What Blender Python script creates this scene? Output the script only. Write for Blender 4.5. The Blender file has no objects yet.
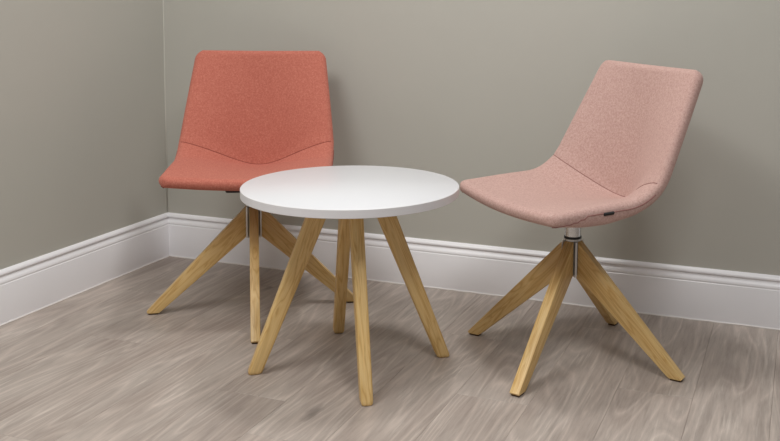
import bpy, bmesh, math, random
from mathutils import Vector, Matrix
random.seed(7)

# ------------------------------------------------------------------ camera, world, light, exposure
scene = bpy.context.scene
C = scene.collection
cam_d = bpy.data.cameras.new('camera')
cam = bpy.data.objects.new('camera', cam_d); C.objects.link(cam)
W_PX, H_PX = 780.0, 441.0
F_PX, PX, PY = 964.017, 465.314, 86.661
cam_d.sensor_fit = 'HORIZONTAL'; cam_d.sensor_width = 36.0
cam_d.lens = F_PX / W_PX * 36.0
cam_d.shift_x = (W_PX / 2 - PX) / W_PX
cam_d.shift_y = (PY - H_PX / 2) / W_PX
cam_d.clip_start = 0.05
yaw, pitch, roll = 0.33788, -0.10128, 0.01126
fw = Vector((-math.sin(yaw) * math.cos(pitch), math.cos(yaw) * math.cos(pitch), math.sin(pitch)))
rt = Vector((math.cos(yaw), math.sin(yaw), 0)); up = rt.cross(fw)
rt2 = rt * math.cos(roll) + up * math.sin(roll); up2 = up * math.cos(roll) - rt * math.sin(roll)
cam.matrix_world = Matrix(((rt2.x, up2.x, -fw.x, 2.33895), (rt2.y, up2.y, -fw.y, -3.13171), (rt2.z, up2.z, -fw.z, 1.06028), (0, 0, 0, 1)))
scene.camera = cam

world = bpy.data.worlds.new('world'); scene.world = world; world.use_nodes = True
bg = world.node_tree.nodes['Background']
bg.inputs[0].default_value = (1.0, 0.995, 1.0, 1); bg.inputs[1].default_value = 0.17

def area(name, loc, size, power, col=(1, .99, .975)):
    l = bpy.data.lights.new(name, 'AREA'); l.shape = 'SQUARE'; l.size = size; l.energy = power; l.color = col
    o = bpy.data.objects.new(name, l); C.objects.link(o); o.location = loc; return o
area('ceiling_or_fill_light', (1.45, -0.55, 2.65), 0.28, 17)
area('ceiling_or_fill_light', (0.60, -2.20, 2.65), 1.1, 36)
area('ceiling_or_fill_light', (2.60, -2.40, 2.65), 0.9, 32)  # added fill lamp, no known fixture: brightens right part of back wall and skirting

vs = scene.view_settings
scene.display_settings.display_device = 'sRGB'
vs.view_transform = 'Standard'; vs.look = 'None'; vs.gamma = 1; vs.use_curve_mapping = False
vs.exposure = 0.06

# ------------------------------------------------------------------ helpers
def srgb(r, g, b):
    f = lambda c: (c / 255 / 12.92) if c / 255 <= .04045 else ((c / 255 + .055) / 1.055) ** 2.4
    return (f(r), f(g), f(b), 1)

class NT:
    """tiny node-tree builder"""
    def __init__(self, name):
        self.m = bpy.data.materials.new(name); self.m.use_nodes = True
        self.t = self.m.node_tree; self.b = self.t.nodes['Principled BSDF']
    def n(self, typ, **kw):
        nd = self.t.nodes.new(typ)
        for k, v in kw.items():
            if k.startswith('i_'):
                key = k[2:]; key = int(key) if key.isdigit() else key.replace('_', ' ')
                nd.inputs[key].default_value = v
            else: setattr(nd, k, v)
        return nd
    def l(self, a, b): self.t.links.new(a, b)
    def ramp(self, fac, stops):
        r = self.n('ShaderNodeValToRGB'); e = r.color_ramp.elements
        while len(e) < len(stops): e.new(.5)
        for el, (p, c) in zip(e, stops): el.position = p; el.color = c
        self.l(fac, r.inputs[0]); return r.outputs[0]
    def mix(self, fac, a, b, mode='MIX'):
        x = self.n('ShaderNodeMix', data_type='RGBA', blend_type=mode)
        for s, v in ((x.inputs[0], fac), (x.inputs[6], a), (x.inputs[7], b)):
            if hasattr(v, 'node'): self.l(v, s)
            else: s.default_value = v
        return x.outputs[2]
    def scale(self, vec, s, off=None):
        x = self.n('ShaderNodeVectorMath', operation='MULTIPLY'); self.l(vec, x.inputs[0]); x.inputs[1].default_value = s
        if off is None: return x.outputs[0]
        y = self.n('ShaderNodeVectorMath', operation='ADD'); self.l(x.outputs[0], y.inputs[0]); self.l(off, y.inputs[1]); return y.outputs[0]
    def noise(self, vec, scale=1, detail=3, rough=.5, dist=0):
        x = self.n('ShaderNodeTexNoise', i_Scale=scale, i_Detail=detail, i_Roughness=rough, i_Distortion=dist)
        self.l(vec, x.inputs['Vector']); return x.outputs['Fac']
    def math(self, op, a, b=None):
        x = self.n('ShaderNodeMath', operation=op)
        for s, v in ((x.inputs[0], a), (x.inputs[1], b)):
            if v is None: continue
            if hasattr(v, 'node'): self.l(v, s)
            else: s.default_value = v
        return x.outputs[0]
    def bump(self, h, strength, dist):
        x = self.n('ShaderNodeBump', i_Strength=strength, i_Distance=dist); self.l(h, x.inputs['Height']); self.l(x.outputs[0], self.b.inputs['Normal'])
    def set(self, **kw):
        for k, v in kw.items(): self.b.inputs[k.replace('_', ' ')].default_value = v

def g(v): return (v, v, v, 1)

def plain(name, col, rough=.5, metal=0, noise_amt=.04, nscale=60):
    m = NT(name); tc = m.n('ShaderNodeTexCoord').outputs['Object']
    f = m.noise(tc, nscale, 3)
    c2 = tuple(max(0, c * (1 - noise_amt * 3)) for c in col[:3]) + (1,)
    m.l(m.mix(f, col, c2), m.b.inputs['Base Color']); m.set(Roughness=rough, Metallic=metal)
    return m.m

def mat_wall():
    m = NT('wall_paint'); tc = m.n('ShaderNodeTexCoord').outputs['Object']
    f = m.noise(tc, 3, 3)
    m.l(m.mix(f, srgb(190, 188, 179), srgb(186, 184, 175)), m.b.inputs['Base Color'])
    h = m.noise(tc, 220, 3); m.bump(h, .15, .001)
    m.set(Roughness=.62); m.b.inputs['Specular IOR Level'].default_value = .3
    return m.m

def mat_fabric(name, dark, mid, light):
    m = NT(name); tc = m.n('ShaderNodeTexCoord').outputs['Object']
    a = m.noise(tc, 420, 3, .7); b = m.noise(tc, 170, 4, .6)
    f = m.math('ADD', m.math('MULTIPLY', a, .55), m.math('MULTIPLY', b, .45))
    m.l(m.ramp(f, [(.30, dark), (.5, mid), (.70, light)]), m.b.inputs['Base Color'])
    w = m.noise(tc, 700, 2, .6); m.bump(w, .35, .0012)
    m.set(Roughness=.95); m.b.inputs['Specular IOR Level'].default_value = .1
    m.b.inputs['Sheen Weight'].default_value = .38; m.b.inputs['Sheen Roughness'].default_value = .5
    m.b.inputs['Sheen Tint'].default_value = tuple(.8 * c + .2 for c in light[:3]) + (1,)
    return m.m

def mat_oak():
    m = NT('clear_lacquered_oak')
    at = m.n('ShaderNodeAttribute', attribute_name='grain').outputs['Vector']
    rnd = m.n('ShaderNodeObjectInfo').outputs['Random']
    off = m.n('ShaderNodeCombineXYZ'); m.l(m.math('MULTIPLY', rnd, 37.0), off.inputs[0]); m.l(m.math('MULTIPLY', rnd, 11.3), off.inputs[1]); m.l(m.math('MULTIPLY', rnd, 5.7), off.inputs[2])
    v = m.scale(at, (3.0, 34.0, 34.0), off.outputs[0])
    big = m.noise(v, 1.0, 3, .5, .8)
    rings = m.math('FRACT', m.math('MULTIPLY', big, 7.0))
    rings = m.math('ABSOLUTE', m.math('SUBTRACT', rings, .5))          # 0..0.5 triangle
    v2 = m.scale(at, (9.0, 420.0, 420.0), off.outputs[0])
    fine = m.noise(v2, 1.0, 2, .5)
    c1 = m.ramp(rings, [(.0, srgb(208, 166, 100)), (.2, srgb(224, 188, 124)), (.5, srgb(230, 197, 137))])
    c2 = m.ramp(fine, [(.35, g(.88)), (.6, g(1))])
    m.l(m.mix(.7, c1, c2, 'MULTIPLY'), m.b.inputs['Base Color'])
    m.bump(fine, .08, .0006); m.set(Roughness=.42)
    return m.m

def mat_floor():
    m = NT('whitewashed_wood_plank')
    tc = m.n('ShaderNodeTexCoord').outputs['Object']
    rnd = m.n('ShaderNodeObjectInfo').outputs['Random']
    off = m.n('ShaderNodeCombineXYZ'); m.l(m.math('MULTIPLY', rnd, 53.0), off.inputs[0]); m.l(m.math('MULTIPLY', rnd, 91.7), off.inputs[1])
    v = m.scale(tc, (7.0, .95, 1.0), off.outputs[0])
    big = m.noise(v, 1.0, 1.5, .4, .3)
    rings = m.math('ABSOLUTE', m.math('SUBTRACT', m.math('FRACT', m.math('MULTIPLY', big, 13.0)), .5))
    v2 = m.scale(tc, (40.0, 1.9, 1.0), off.outputs[0]); streak = m.noise(v2, 1.0, 9, .74, .35)
    v3 = m.scale(tc, (105.0, 8.5, 1.0), off.outputs[0]); fine = m.noise(v3, 1.0, 5, .7, .3)
    v4 = m.scale(tc, (6.0, 2.0, 1.0), off.outputs[0]); patch = m.noise(v4, 1.0, 3, .5)
    v5 = m.scale(tc, (85.0, 5.0, 1.0), off.outputs[0]); scr = m.noise(v5, 1.0, 3, .55, .2)
    base = m.ramp(patch, [(.3, srgb(162, 149, 140)), (.5, srgb(175, 163, 154)), (.7, srgb(186, 175, 166))])
    ringc = m.ramp(rings, [(0, g(1.16)), (.10, g(1.03)), (.28, g(.90)), (.5, g(.96))])
    c = m.mix(.9, base, ringc, 'MULTIPLY')
    sc = m.ramp(streak, [(.30, g(.76)), (.5, g(1.0)), (.70, g(1.10))])
    c = m.mix(.8, c, sc, 'MULTIPLY')
    fc = m.ramp(fine, [(.32, g(.82)), (.5, g(.99)), (.68, g(1.10))])
    c = m.mix(.75, c, fc, 'MULTIPLY')
    # pale limed scratches along the grain
    sf = m.math('MULTIPLY', m.ramp(scr, [(.58, g(0)), (.68, g(1))]), m.ramp(patch, [(.40, g(.1)), (.6, g(.5))]))
    c = m.mix(sf, c, srgb(214, 204, 194))
    # knots: sparse elongated dark eyes
    vk = m.scale(tc, (3.6, 1.25, 1.0), off.outputs[0])
    vor = m.n('ShaderNodeTexVoronoi', i_Scale=1.0); m.l(vk, vor.inputs['Vector'])
    d = m.math('ADD', vor.outputs['Distance'], m.math('MULTIPLY', m.noise(m.scale(tc, (60., 25., 1.)), 1, 2), .06))
    k = m.ramp(d, [(.060, g(.52)), (.11, g(1))])
    c = m.mix(.8, c, k, 'MULTIPLY')
    tone = m.ramp(rnd, [(0, g(.96)), (1, g(1.04))])
    c = m.mix(1.0, c, tone, 'MULTIPLY')
    m.l(c, m.b.inputs['Base Color'])
    hh = m.math('ADD', m.math('MULTIPLY', streak, .6), m.math('MULTIPLY', fine, .4)); m.bump(hh, .12, .001)
    m.set(Roughness=.5); m.b.inputs['Specular IOR Level'].default_value = .35
    return m.m

M = dict(
    wall=mat_wall(), floor=mat_floor(), oak=mat_oak(),
    sub=plain('dark_underlay', srgb(70, 60, 52), .9),
    white=plain('white_gloss_paint', srgb(243, 242, 244), .30, 0, .006, 20),
    caulk=plain('white_caulk', srgb(236, 232, 228), .6, 0, .02),
    wallcaulk=plain('painted_corner_caulk', srgb(206, 204, 194), .4, 0, .02),
    top=plain('white_laminate', srgb(221, 222, 225), .38, 0, .004, 30),
    edge=plain('white_edge_lipping', srgb(226, 225, 227), .4, 0, .004, 30),
    coral=mat_fabric('coral_wool', srgb(164, 90, 76), srgb(186, 110, 94), srgb(206, 138, 120)),
    pink=mat_fabric('pink_wool', srgb(166, 128, 121), srgb(193, 159, 150), srgb(213, 184, 175)),
    coral_thread=plain('coral_thread', srgb(140, 66, 54), .9), pink_thread=plain('pink_thread', srgb(150, 104, 98), .9),
    chrome=plain('brushed_chrome', srgb(215, 215, 215), .22, 1, .02, 90),
    alu=plain('satin_aluminium', srgb(205, 203, 200), .4, .85, .02, 90),
    black=plain('black_plastic', srgb(26, 24, 24), .5), maroon=plain('dark_mounting_steel', srgb(44, 30, 30), .5),
    glide=plain('dark_felt_glide', srgb(84, 62, 42), .8), tag=plain('black_woven_tag', srgb(28, 28, 30), .7),
    thread=plain('grey_tag_stitching', srgb(150, 150, 150), .8),
)

def obj(name, mesh, mat, parent=None, smooth=False):
    o = bpy.data.objects.new(name, mesh); C.objects.link(o)
    if mat is not None and not mesh.materials: mesh.materials.append(mat)
    if smooth:
        for p in mesh.polygons: p.use_smooth = True
    if parent is not None: o.parent = parent
    return o

def mesh_from(name, verts, faces):
    me = bpy.data.meshes.new(name); me.from_pydata([tuple(v) for v in verts], [], faces); me.update()
    bm = bmesh.new(); bm.from_mesh(me); bmesh.ops.recalc_face_normals(bm, faces=bm.faces[:]); bm.to_mesh(me); bm.free()
    return me

def box_mesh(name, x0, x1, y0, y1, z0, z1, bev=0, seg=2, top_only=False):
    bm = bmesh.new(); bmesh.ops.create_cube(bm, size=1)
    for v in bm.verts: v.co = Vector(((x0 + x1) / 2 + v.co.x * (x1 - x0), (y0 + y1) / 2 + v.co.y * (y1 - y0), (z0 + z1) / 2 + v.co.z * (z1 - z0)))
    if bev:
        es = [e for e in bm.edges if not top_only or all(v.co.z > (z0 + z1) / 2 for v in e.verts)]
        bmesh.ops.bevel(bm, geom=es, offset=bev, segments=seg, affect='EDGES', profile=.5)
    me = bpy.data.meshes.new(name); bm.to_mesh(me); bm.free(); return me

def lathe_mesh(name, prof, n=48):
    """prof: (radius, z) list, closed at the axis ends"""
    vs, fs = [], []
    for r, z in prof:
        for k in range(n):
            a = 2 * math.pi * k / n; vs.append((r * math.cos(a), r * math.sin(a), z))
    for i in range(len(prof) - 1):
        for k in range(n):
            fs.append((i * n + k, i * n + (k + 1) % n, (i + 1) * n + (k + 1) % n, (i + 1) * n + k))
    fs.append(tuple(range(n))); fs.append(tuple(range((len(prof) - 1) * n, len(prof) * n)))
    return mesh_from(name, vs, fs)

def tube_mesh(name, pts, r, n=6):
    vs, fs = [], []
    for i, p in enumerate(pts):
        t = (pts[min(i + 1, len(pts) - 1)] - pts[max(i - 1, 0)]).normalized()
        a = t.orthogonal() if i == 0 else (a - t * a.dot(t))
        a = a.normalized(); b = t.cross(a)
        for k in range(n):
            q = 2 * math.pi * k / n; vs.append(p + a * (r * math.cos(q)) + b * (r * math.sin(q)))
    for i in range(len(pts) - 1):
        for k in range(n): fs.append((i * n + k, i * n + (k + 1) % n, (i + 1) * n + (k + 1) % n, (i + 1) * n + k))
    fs.append(tuple(range(n))); fs.append(tuple(range((len(pts) - 1) * n, len(pts) * n)))
    return mesh_from(name, vs, fs)

def smooth_by_angle(me, ang=35):
    for p in me.polygons: p.use_smooth = True
    me.set_sharp_from_angle(angle=math.radians(ang))

def tag(o, label, cat=None, kind=None, group=None):
    o['label'] = label
    if cat: o['category'] = cat
    if kind: o['kind'] = kind
    if group: o['group'] = group
    return o

def thing(name, label, cat, loc, group=None):
    o = bpy.data.objects.new(name, None); C.objects.link(o); o.location = loc; o.empty_display_size = .1
    return tag(o, label, cat, None, group)

# ------------------------------------------------------------------ the setting
X1, Y1, ZC = 4.3, -4.6, 2.75
wl = obj('wall_left', box_mesh('wall_left', -.12, 0, Y1, .12, -.05, ZC), M['wall'])
tag(wl, 'sage grey painted wall on the left, meeting the corner', 'wall', 'structure')
wb = obj('wall_back', box_mesh('wall_back', 0, X1, 0, .12, -.05, ZC), M['wall'])
tag(wb, 'long sage grey painted wall behind the two chairs', 'wall', 'structure')
pts = [Vector((.0012, -.0012, z)) for z in (.17, .6, 1.2, 1.8, ZC)]
obj('corner_caulk', tube_mesh('corner_caulk', pts, .0026, 8), M['wallcaulk'], wl, True)

fl = obj('floor', box_mesh('floor', 0, X1, Y1, 0, -.06, -.008), M['sub'])
tag(fl, 'whitewashed taupe wood plank floor running away from the viewer', 'floor', 'structure')
PW, GAP = .1965, .0003
xs = 1.515 - 8 * PW
xs_list = []
while xs < X1:
    xs_list.append((max(xs, 0.002), min(xs + PW, X1))); xs += PW
plank_cache = {}
for i, (a, b) in enumerate(xs_list):
    if b - a < .01: continue
    y = -.002 + [0, -.42, -.83, -.21, -.64, -1.03][i % 6] * 1.0 + (.0 if i % 6 == 0 else 0)
    cuts = [-.002]
    yy = y if y < -.05 else y - 1.22
    while yy > Y1: cuts.append(yy); yy -= 1.22
    cuts.append(Y1)
    for c0, c1 in zip(cuts, cuts[1:]):
        L, Wd = round(c0 - c1, 3), round(b - a, 4)
        if L < .02: continue
        key = (L, Wd)
        if key not in plank_cache:
            plank_cache[key] = box_mesh('plank', -Wd / 2 + GAP / 2, Wd / 2 - GAP / 2, -L / 2 + GAP / 2, L / 2 - GAP / 2, -.008, 0, .0007, 1, True)
        o = obj('plank', plank_cache[key], M['floor'], fl); o.location = ((a + b) / 2, (c0 + c1) / 2, 0)

# skirting: torus / ovolo profile extruded along both walls with a mitre in the corner
prof = [(0, 0), (.018, 0), (.018, .1240), (.0174, .1256), (.0158, .1270), (.0158, .1292), (.0163, .1306), (.0163, .1325), (.0153, .1362),
        (.0134, .1400), (.0108, .1436), (.0082, .1464), (.0066, .1488), (.0064, .1508), (.0070, .1524), (.0098, .1538), (.0116, .1556), (.0118, .1580), (.0106, .1612), (.0084, .1645), (.0056, .1674), (.0028, .1692), (0, .1700)]
def skirting(name, axis, end):
    vs = []
    for d, z in prof:
        vs.append((d, -d, z))
    for d, z in prof:
        vs.append((end, -d, z) if axis == 'x' else (d, end, z))
    n = len(prof)
    fs = [(i, (i + 1) % n, n + (i + 1) % n, n + i) for i in range(n)] + [tuple(range(n)), tuple(range(n, 2 * n))]
    me = mesh_from(name, vs, fs); smooth_by_angle(me, 28)
    return obj(name, me, M['white'])
bbk = skirting('baseboard_back', 'x', X1); tag(bbk, 'white moulded skirting board along the back wall', 'baseboard', 'structure')
bl = skirting('baseboard_left', 'y', Y1); tag(bl, 'white moulded skirting board along the left wall', 'baseboard', 'structure')
def caulk(parent, axis, end, amp):
    pts = []; n = 180
    for k in range(n + 1):
        s = .0185 + (abs(end) - .0185) * k / n
        w = amp * (random.random() - .5)
        pts.append(Vector((s, -.0185, .0012 + w)) if axis == 'x' else Vector((.0185, -s, .0012 + w)))
    obj('caulk_bead', tube_mesh('caulk_bead', pts, .0028, 8), M['caulk'], parent, True)
caulk(bbk, 'x', X1, .0016); caulk(bl, 'y', Y1, .0006)

# ------------------------------------------------------------------ oak pieces: the grain attribute runs along each piece
def add_grain(me, origin, along, across):
    along = along.normalized(); across = across.normalized(); third = along.cross(across)
    at = me.attributes.new('grain', 'FLOAT_VECTOR', 'POINT')
    for i, v in enumerate(me.vertices):
        d = v.co - origin; at.data[i].vector = (d.dot(along), d.dot(across), d.dot(third))

def chair_leg_mesh():
    poly = [(.0225, .346), (.341, .010), (.337, .005), (.304, .005), (.296, .010), (.0225, .246)]
    t = .0145
    bm = bmesh.new()
    fa = [bm.verts.new((r, -t, z)) for r, z in poly]; fb = [bm.verts.new((r, t, z)) for r, z in poly]
    n = len(poly)
    for i in range(n): bm.faces.new((fa[i], fa[(i + 1) % n], fb[(i + 1) % n], fb[i]))
    bm.faces.new(fa[::-1]); bm.faces.new(fb)
    bmesh.ops.recalc_face_normals(bm, faces=bm.faces[:])
    es = [e for e in bm.edges if abs(e.verts[0].co.y - e.verts[1].co.y) < 1e-5]
    es += [e for e in bm.edges if abs(e.verts[0].co.y - e.verts[1].co.y) > 1e-5 and e.verts[0].co.x < .03]
    bmesh.ops.bevel(bm, geom=es, offset=.0022, segments=2, affect='EDGES', profile=.5)
    me = bpy.data.meshes.new('leg'); bm.to_mesh(me); bm.free()
    smooth_by_angle(me, 30); add_grain(me, Vector((0, 0, .3)), Vector((.29, 0, -.30)), Vector((0, 1, 0)))
    return me

def table_leg_mesh(ztop):
    vs, fs = [], []
    levels = [(0.0, .70), (.0018, .84), (.0055, .95), (.012, 1.0)] + [(.012 + (ztop - .012) * k / 6, 1.0) for k in range(1, 7)]
    cs = 4; per = 4 * (cs + 1)
    for z, sh in levels:
        q = z / ztop
        rc = .2680 + (.074 - .2680) * q
        a = (.0195 + (.0290 - .0195) * q) * sh; b = (.0160 + (.0172 - .0160) * q) * sh; rr = .0065
        for qi, (sx, sy) in enumerate(((1, 1), (-1, 1), (-1, -1), (1, -1))):
            for k in range(cs + 1):
                an = math.pi / 2 * (qi + k / cs)
                vs.append((rc + sx * (a - rr) + rr * math.cos(an), sy * (b - rr) + rr * math.sin(an), z))
    for i in range(len(levels) - 1):
        for k in range(per): fs.append((i * per + k, i * per + (k + 1) % per, (i + 1) * per + (k + 1) % per, (i + 1) * per + k))
    fs.append(tuple(range(per))); fs.append(tuple(range((len(levels) - 1) * per, len(levels) * per)))
    me = mesh_from('leg', vs, fs); smooth_by_angle(me, 40)
    add_grain(me, Vector((.26, 0, 0)), Vector((-.194, 0, ztop)), Vector((0, 1, 0)))
    return me

# ------------------------------------------------------------------ upholstered one-piece shell, cut at the curved seam
RIM = .020
NU = 44
def lerp(a, b, t): return a + (b - a) * t
def sstep(t): t = max(0, min(1, t)); return t * t * (3 - 2 * t)

def profile(u):
    """lateral u in -1..1 -> path(distance from the front edge) as (x, z), distance of the seam, total length"""
    a = abs(u); w = sstep(a)
    F = Vector((.258 - .014 * a * a, .469 + .008 * a ** 2))
    K = Vector((lerp(-.192, -.088, w), lerp(.431, .488, w)))
    T = Vector((-.276 + .006 * a * a, .838))
    r = .028 + .135 * w
    ds = (F - K); Ls = ds.length; ds /= Ls; db = (T - K); Lb = db.length; db /= Lb
    ang = math.acos(ds.dot(db)); tl = r / math.tan(ang / 2); bis = (ds + db).normalized()
    cen = K + bis * (r / math.sin(ang / 2))
    P1 = K + ds * tl; P2 = K + db * tl
    arc = r * (math.pi - ang)
    def wrap(d): return (d + math.pi) % (2 * math.pi) - math.pi
    a1 = math.atan2(P1.y - cen.y, P1.x - cen.x); a2 = math.atan2(P2.y - cen.y, P2.x - cen.x); d12 = wrap(a2 - a1)
    l1 = Ls - tl; l2 = Lb - tl
    def path(d):
        if d <= l1: return F - ds * d
        if d <= l1 + arc:
            q = a1 + d12 * (d - l1) / arc; return cen + Vector((math.cos(q), math.sin(q))) * r
        return P2 + db * (d - l1 - arc)
    return path, l1 + arc / 2 + .018 * w + .024 * a ** 3, l1 + arc + l2

EDGE = [0, .0006, .0022, .0048, .0082, .0122, .0165, .021, .027, .035, .045, .057]
def build_shell():
    NS, NB = 40, 40
    def rows(n_mid):          # distances as (kind, value): edge rows in metres, then fractions
        return [('e', d) for d in EDGE] + [('f', k / n_mid) for k in range(1, n_mid + 1)]
    srows = rows(30); brows = rows(30)
    cols = [-1 + 0 for _ in ()]
    # lateral columns: metres from edge near the rims, uniform between
    def col_list(w):
        e = [d for d in EDGE if d <= .035]
        mid0 = -w + .035; n = 34
        left = [-w + d for d in e]
        mid = [lerp(mid0, -mid0, k / n) for k in range(1, n)]
        return left + mid + [-x for x in left[::-1]]
    ncol = len(col_list(.2))
    def half_w(sec, q):       # sec 0 seat q=0 front..1 seam ; sec 1 back q=0 seam..1 top
        if sec == 0: return lerp(.2560, .2575, sstep(q))
        return lerp(.2575, .2225, q ** 1.1)
    def inset(d, rc):
        if d >= rc: return 0
        return rc - math.sqrt(max(0, rc * rc - (rc - d) ** 2))
    grid = []; dist_end = []; 
    seq = [(0, r) for r in srows] + [(1, r) for r in brows[::-1]][1:]
    # the seam row belongs to both: last of srows == seat end; back rows start just above
    for sec, (kind, val) in seq:
        if sec == 0: q = None
        row = []
        # provisional distances on the centre line to get q
        p0, sm0, tot0 = profile(0.5)
        L0 = sm0 if sec == 0 else tot0 - sm0
        e = val if kind == 'e' else lerp(EDGE[-1], L0, val)
        q = e / L0 if sec == 0 else 1 - e / L0
        rc = .034 if sec == 0 else .034
        w = half_w(sec, q) - inset(e, rc)
        for y in col_list(w):
            u = max(-1, min(1, y / half_w(sec, q)))
            path, sm, tot = profile(u)
            L = sm if sec == 0 else tot - sm
            ee = val if kind == 'e' else lerp(EDGE[-1], L, val)
            p = path(ee) if sec == 0 else path(tot - ee)
            row.append(Vector((p.x, y, p.y)))
        grid.append(row); dist_end.append((e, w))
    nr = len(grid); seam_row = len(srows) - 1
    # normals of the mid surface
    def nrm(i, j):
        a = grid[min(i + 1, nr - 1)][j] - grid[max(i - 1, 0)][j]; b = grid[i][min(j + 1, ncol - 1)] - grid[i][max(j - 1, 0)]
        n = a.cross(b)
        return n.normalized() if n.length > 1e-9 else Vector((0, 0, 1))
    sgn = 1 if nrm(nr // 4, ncol // 2).z > 0 else -1
    def rim(d): t = min(1, d / RIM); return math.sqrt(max(0, 1 - (1 - t) ** 2))
    topv, botv = [], []
    for i in range(nr):
        e, w = dist_end[i]; tr, br = [], []
        for j in range(ncol):
            y = grid[i][j].y; n = nrm(i, j) * sgn
            h = RIM * min(rim(e), rim(w - abs(y))) * (lerp(.85, 1, sstep(e / .2)) if i < seam_row else 1)
            hb = h * (lerp(1.15, 1.70, sstep(e / .12)) - .6 * sstep((e - .17) / .16) if i < seam_row else 1.05)
            g_ = .0028 * math.exp(-abs(i - seam_row) * 1.2) if min(e, w - abs(y)) > .004 else .001 * math.exp(-abs(i - seam_row))
            if i == 0 or i == nr - 1 or j == 0 or j == ncol - 1: h = 0; hb = 0; g_ = 0
            tr.append(grid[i][j] + n * (h - g_)); br.append(grid[i][j] - n * hb)
        topv.append(tr); botv.append(br)
    def part(i0, i1):
        vs, fs, idx = [], [], {}
        def vid(s, i, j):
            if i == 0 or i == nr - 1 or j == 0 or j == ncol - 1: s = 0
            k = (s, i, j)
            if k not in idx: idx[k] = len(vs); vs.append((topv if s == 0 else botv)[i][j])
            return idx[k]
        for i in range(i0, i1):
            for j in range(ncol - 1):
                f = (vid(0, i, j), vid(0, i, j + 1), vid(0, i + 1, j + 1), vid(0, i + 1, j))
                gq = (vid(1, i, j), vid(1, i + 1, j), vid(1, i + 1, j + 1), vid(1, i, j + 1))
                fs.append(f)
                if set(f) != set(gq): fs.append(gq)
        return vs, fs
    seam = [topv[seam_row][j] + nrm(seam_row, j) * sgn * .0004 for j in range(4, ncol - 4)]
    def rimline(side):
        j = 0 if side < 0 else ncol - 1
        out = []
        for i in range(5, seam_row - 2):
            k = max(0, min(5, 5 - (i - 6) // 2)); jj = k if side < 0 else ncol - 1 - k
            out.append(botv[i][jj] + Vector((0, side * .0002, -.0002 * k)))
        return out
    return part(0, seam_row), part(seam_row, nr - 1), seam, rimline, grid, seam_row, ncol

(seat_v, seat_f), (back_v, back_f), SEAM, rimline, GRID, SROW, NCOL = build_shell()

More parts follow.
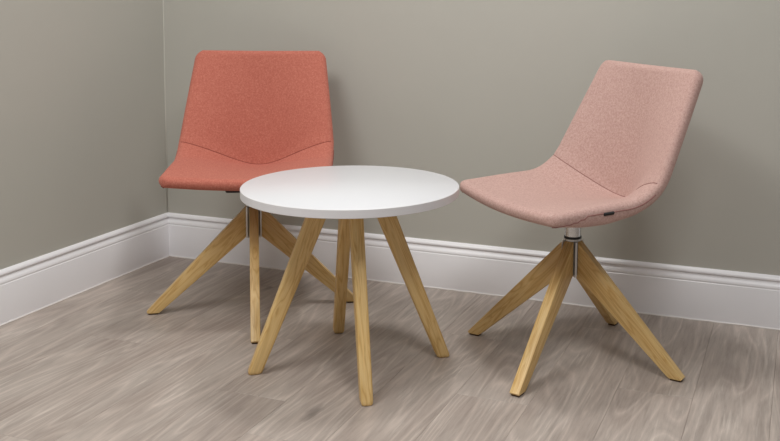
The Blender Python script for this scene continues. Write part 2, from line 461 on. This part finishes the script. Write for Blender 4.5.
LEG = chair_leg_mesh()
def make_chair(name, label, loc, seat_ang, leg_ang, dz, fab, thr, show_tag):
    t = thing(name, label, 'chair', (loc[0], loc[1], 0), 'swivel chairs beside the round table')
    rot = (0, 0, seat_ang)
    for nm, vs, fs in (('seat', seat_v, seat_f), ('backrest', back_v, back_f)):
        o = obj(nm, mesh_from(nm, vs, fs), M[fab], t, True); o.rotation_euler = rot; o.location = (0, 0, dz)
        if nm == 'seat':
            s1 = obj('seam', tube_mesh('seam', SEAM, .0011, 6), M[thr], o, True)
            for sd in (-1, 1): obj('side_seam', tube_mesh('side_seam', rimline(sd), .0012, 6), M[thr], o, True)
            if show_tag:
                i = 22; p = GRID[i][NCOL - 1]; d = (GRID[i + 1][NCOL - 1] - GRID[i - 1][NCOL - 1]).normalized()
                tg = obj('fabric_tag', box_mesh('fabric_tag', -.016, .016, -.0015, .0040, -.0042, .0042, .0012, 2), M['tag'], o)
                tg.location = p + Vector((-.004, .0005, -.001)); tg.rotation_euler = (math.radians(-35), -math.atan2(-d.z, -d.x), 0); tg['label'] = 'small black woven tag on the seat edge'
    pl = obj('mounting_plate', box_mesh('mounting_plate', -.08, .08, -.080, .080, .406, .424, .006, 2), M['maroon'], t); pl.rotation_euler = rot; pl.location = (0, 0, dz)
    col = lathe_mesh('column', [(.0, .352), (.0235, .352), (.0235, .405 + dz), (.0, .405 + dz)][1:3], 40); smooth_by_angle(col, 40)
    obj('column', col, M['chrome'], t)
    ring = lathe_mesh('collar_ring', [(.0238, .3515), (.0252, .3525), (.0252, .3575), (.0238, .3585)], 40); smooth_by_angle(ring, 40)
    obj('collar_ring', ring, M['black'], t)
    cap = lathe_mesh('hub_cap', [(.0250, .3462), (.0250, .3512), (.0240, .3520)], 40); smooth_by_angle(cap, 40)
    obj('hub_cap', cap, M['alu'], t)
    # hub: square core with four fins between the legs
    bm = bmesh.new()
    for k in range(4):
        me_ = box_mesh('tmp', .002, .0320, -.0030, .0030, .243, .345)
        me_.transform(Matrix.Rotation(leg_ang + math.pi / 4 + k * math.pi / 2, 4, 'Z')); bm.from_mesh(me_); bpy.data.meshes.remove(me_)
    me_ = box_mesh('tmp', -.0222, .0222, -.0140, .0140, .248, .345); me_.transform(Matrix.Rotation(leg_ang, 4, 'Z')); bm.from_mesh(me_); bpy.data.meshes.remove(me_)
    me_ = box_mesh('tmp', -.0140, .0140, -.0222, .0222, .248, .345); me_.transform(Matrix.Rotation(leg_ang, 4, 'Z')); bm.from_mesh(me_); bpy.data.meshes.remove(me_)
    hub = bpy.data.meshes.new('hub_bracket'); bm.to_mesh(hub); bm.free(); obj('hub_bracket', hub, M['alu'], t)
    for k in range(4):
        lg = obj('leg', LEG, M['oak'], t); lg.rotation_euler = (0, 0, leg_ang + k * math.pi / 2)
        obj('foot_glide', GLIDE, M['glide'], lg)
    return t
GLIDE = box_mesh('foot_glide', .306, .336, -.0115, .0115, 0, .0055, .0015, 2)

ca = make_chair('swivel_chair', 'coral orange upholstered chair with oak legs in the corner, left of the white table',
           (.6579, -.4291), math.radians(-65.0), 9.985, -.003, 'coral', 'coral_thread', False)
cb = make_chair('swivel_chair', 'pale pink upholstered chair with oak legs and chrome column, right of the white table',
           (1.7352, -.4671), math.radians(228.1), 9.2150, .003, 'pink', 'pink_thread', True)

# ------------------------------------------------------------------ round table
TH, TT, TR = .5152, .0235, .300
tb = thing('round_table', 'round white low table with four splayed oak legs between the chairs', 'table', (1.17066, -.75365, 0))
tp = lathe_mesh('tabletop', [(.2975, TH - TT + .0008), (.2975, TH - .0004), (.2970, TH)], 128); smooth_by_angle(tp, 40)
top = obj('tabletop', tp, M['top'], tb)
eb = []
n = 128
ring = [(.2975, TH - TT), (TR - .0012, TH - TT), (TR, TH - TT + .0012), (TR, TH - .0016), (TR - .0012, TH - .0003), (.2975, TH)]
vs = []; fs = []
for r, z in ring:
    for k in range(n): a = 2 * math.pi * k / n; vs.append((r * math.cos(a), r * math.sin(a), z))
m_ = len(ring)
for i in range(m_):
    for k in range(n): fs.append((i * n + k, i * n + (k + 1) % n, ((i + 1) % m_) * n + (k + 1) % n, ((i + 1) % m_) * n + k))
ebm = mesh_from('edge_band', vs, fs); smooth_by_angle(ebm, 40)
obj('edge_band', ebm, M['edge'], top)
zt = TH - TT - .004
tleg = table_leg_mesh(zt)
mp = lathe_mesh('mounting_plate', [(.135, zt), (.135, TH - TT)], 48); obj('mounting_plate', mp, M['alu'], tb)
for k in range(4):
    lg = obj('leg', tleg, M['oak'], tb); lg.rotation_euler = (0, 0, .60288 + k * math.pi / 2)
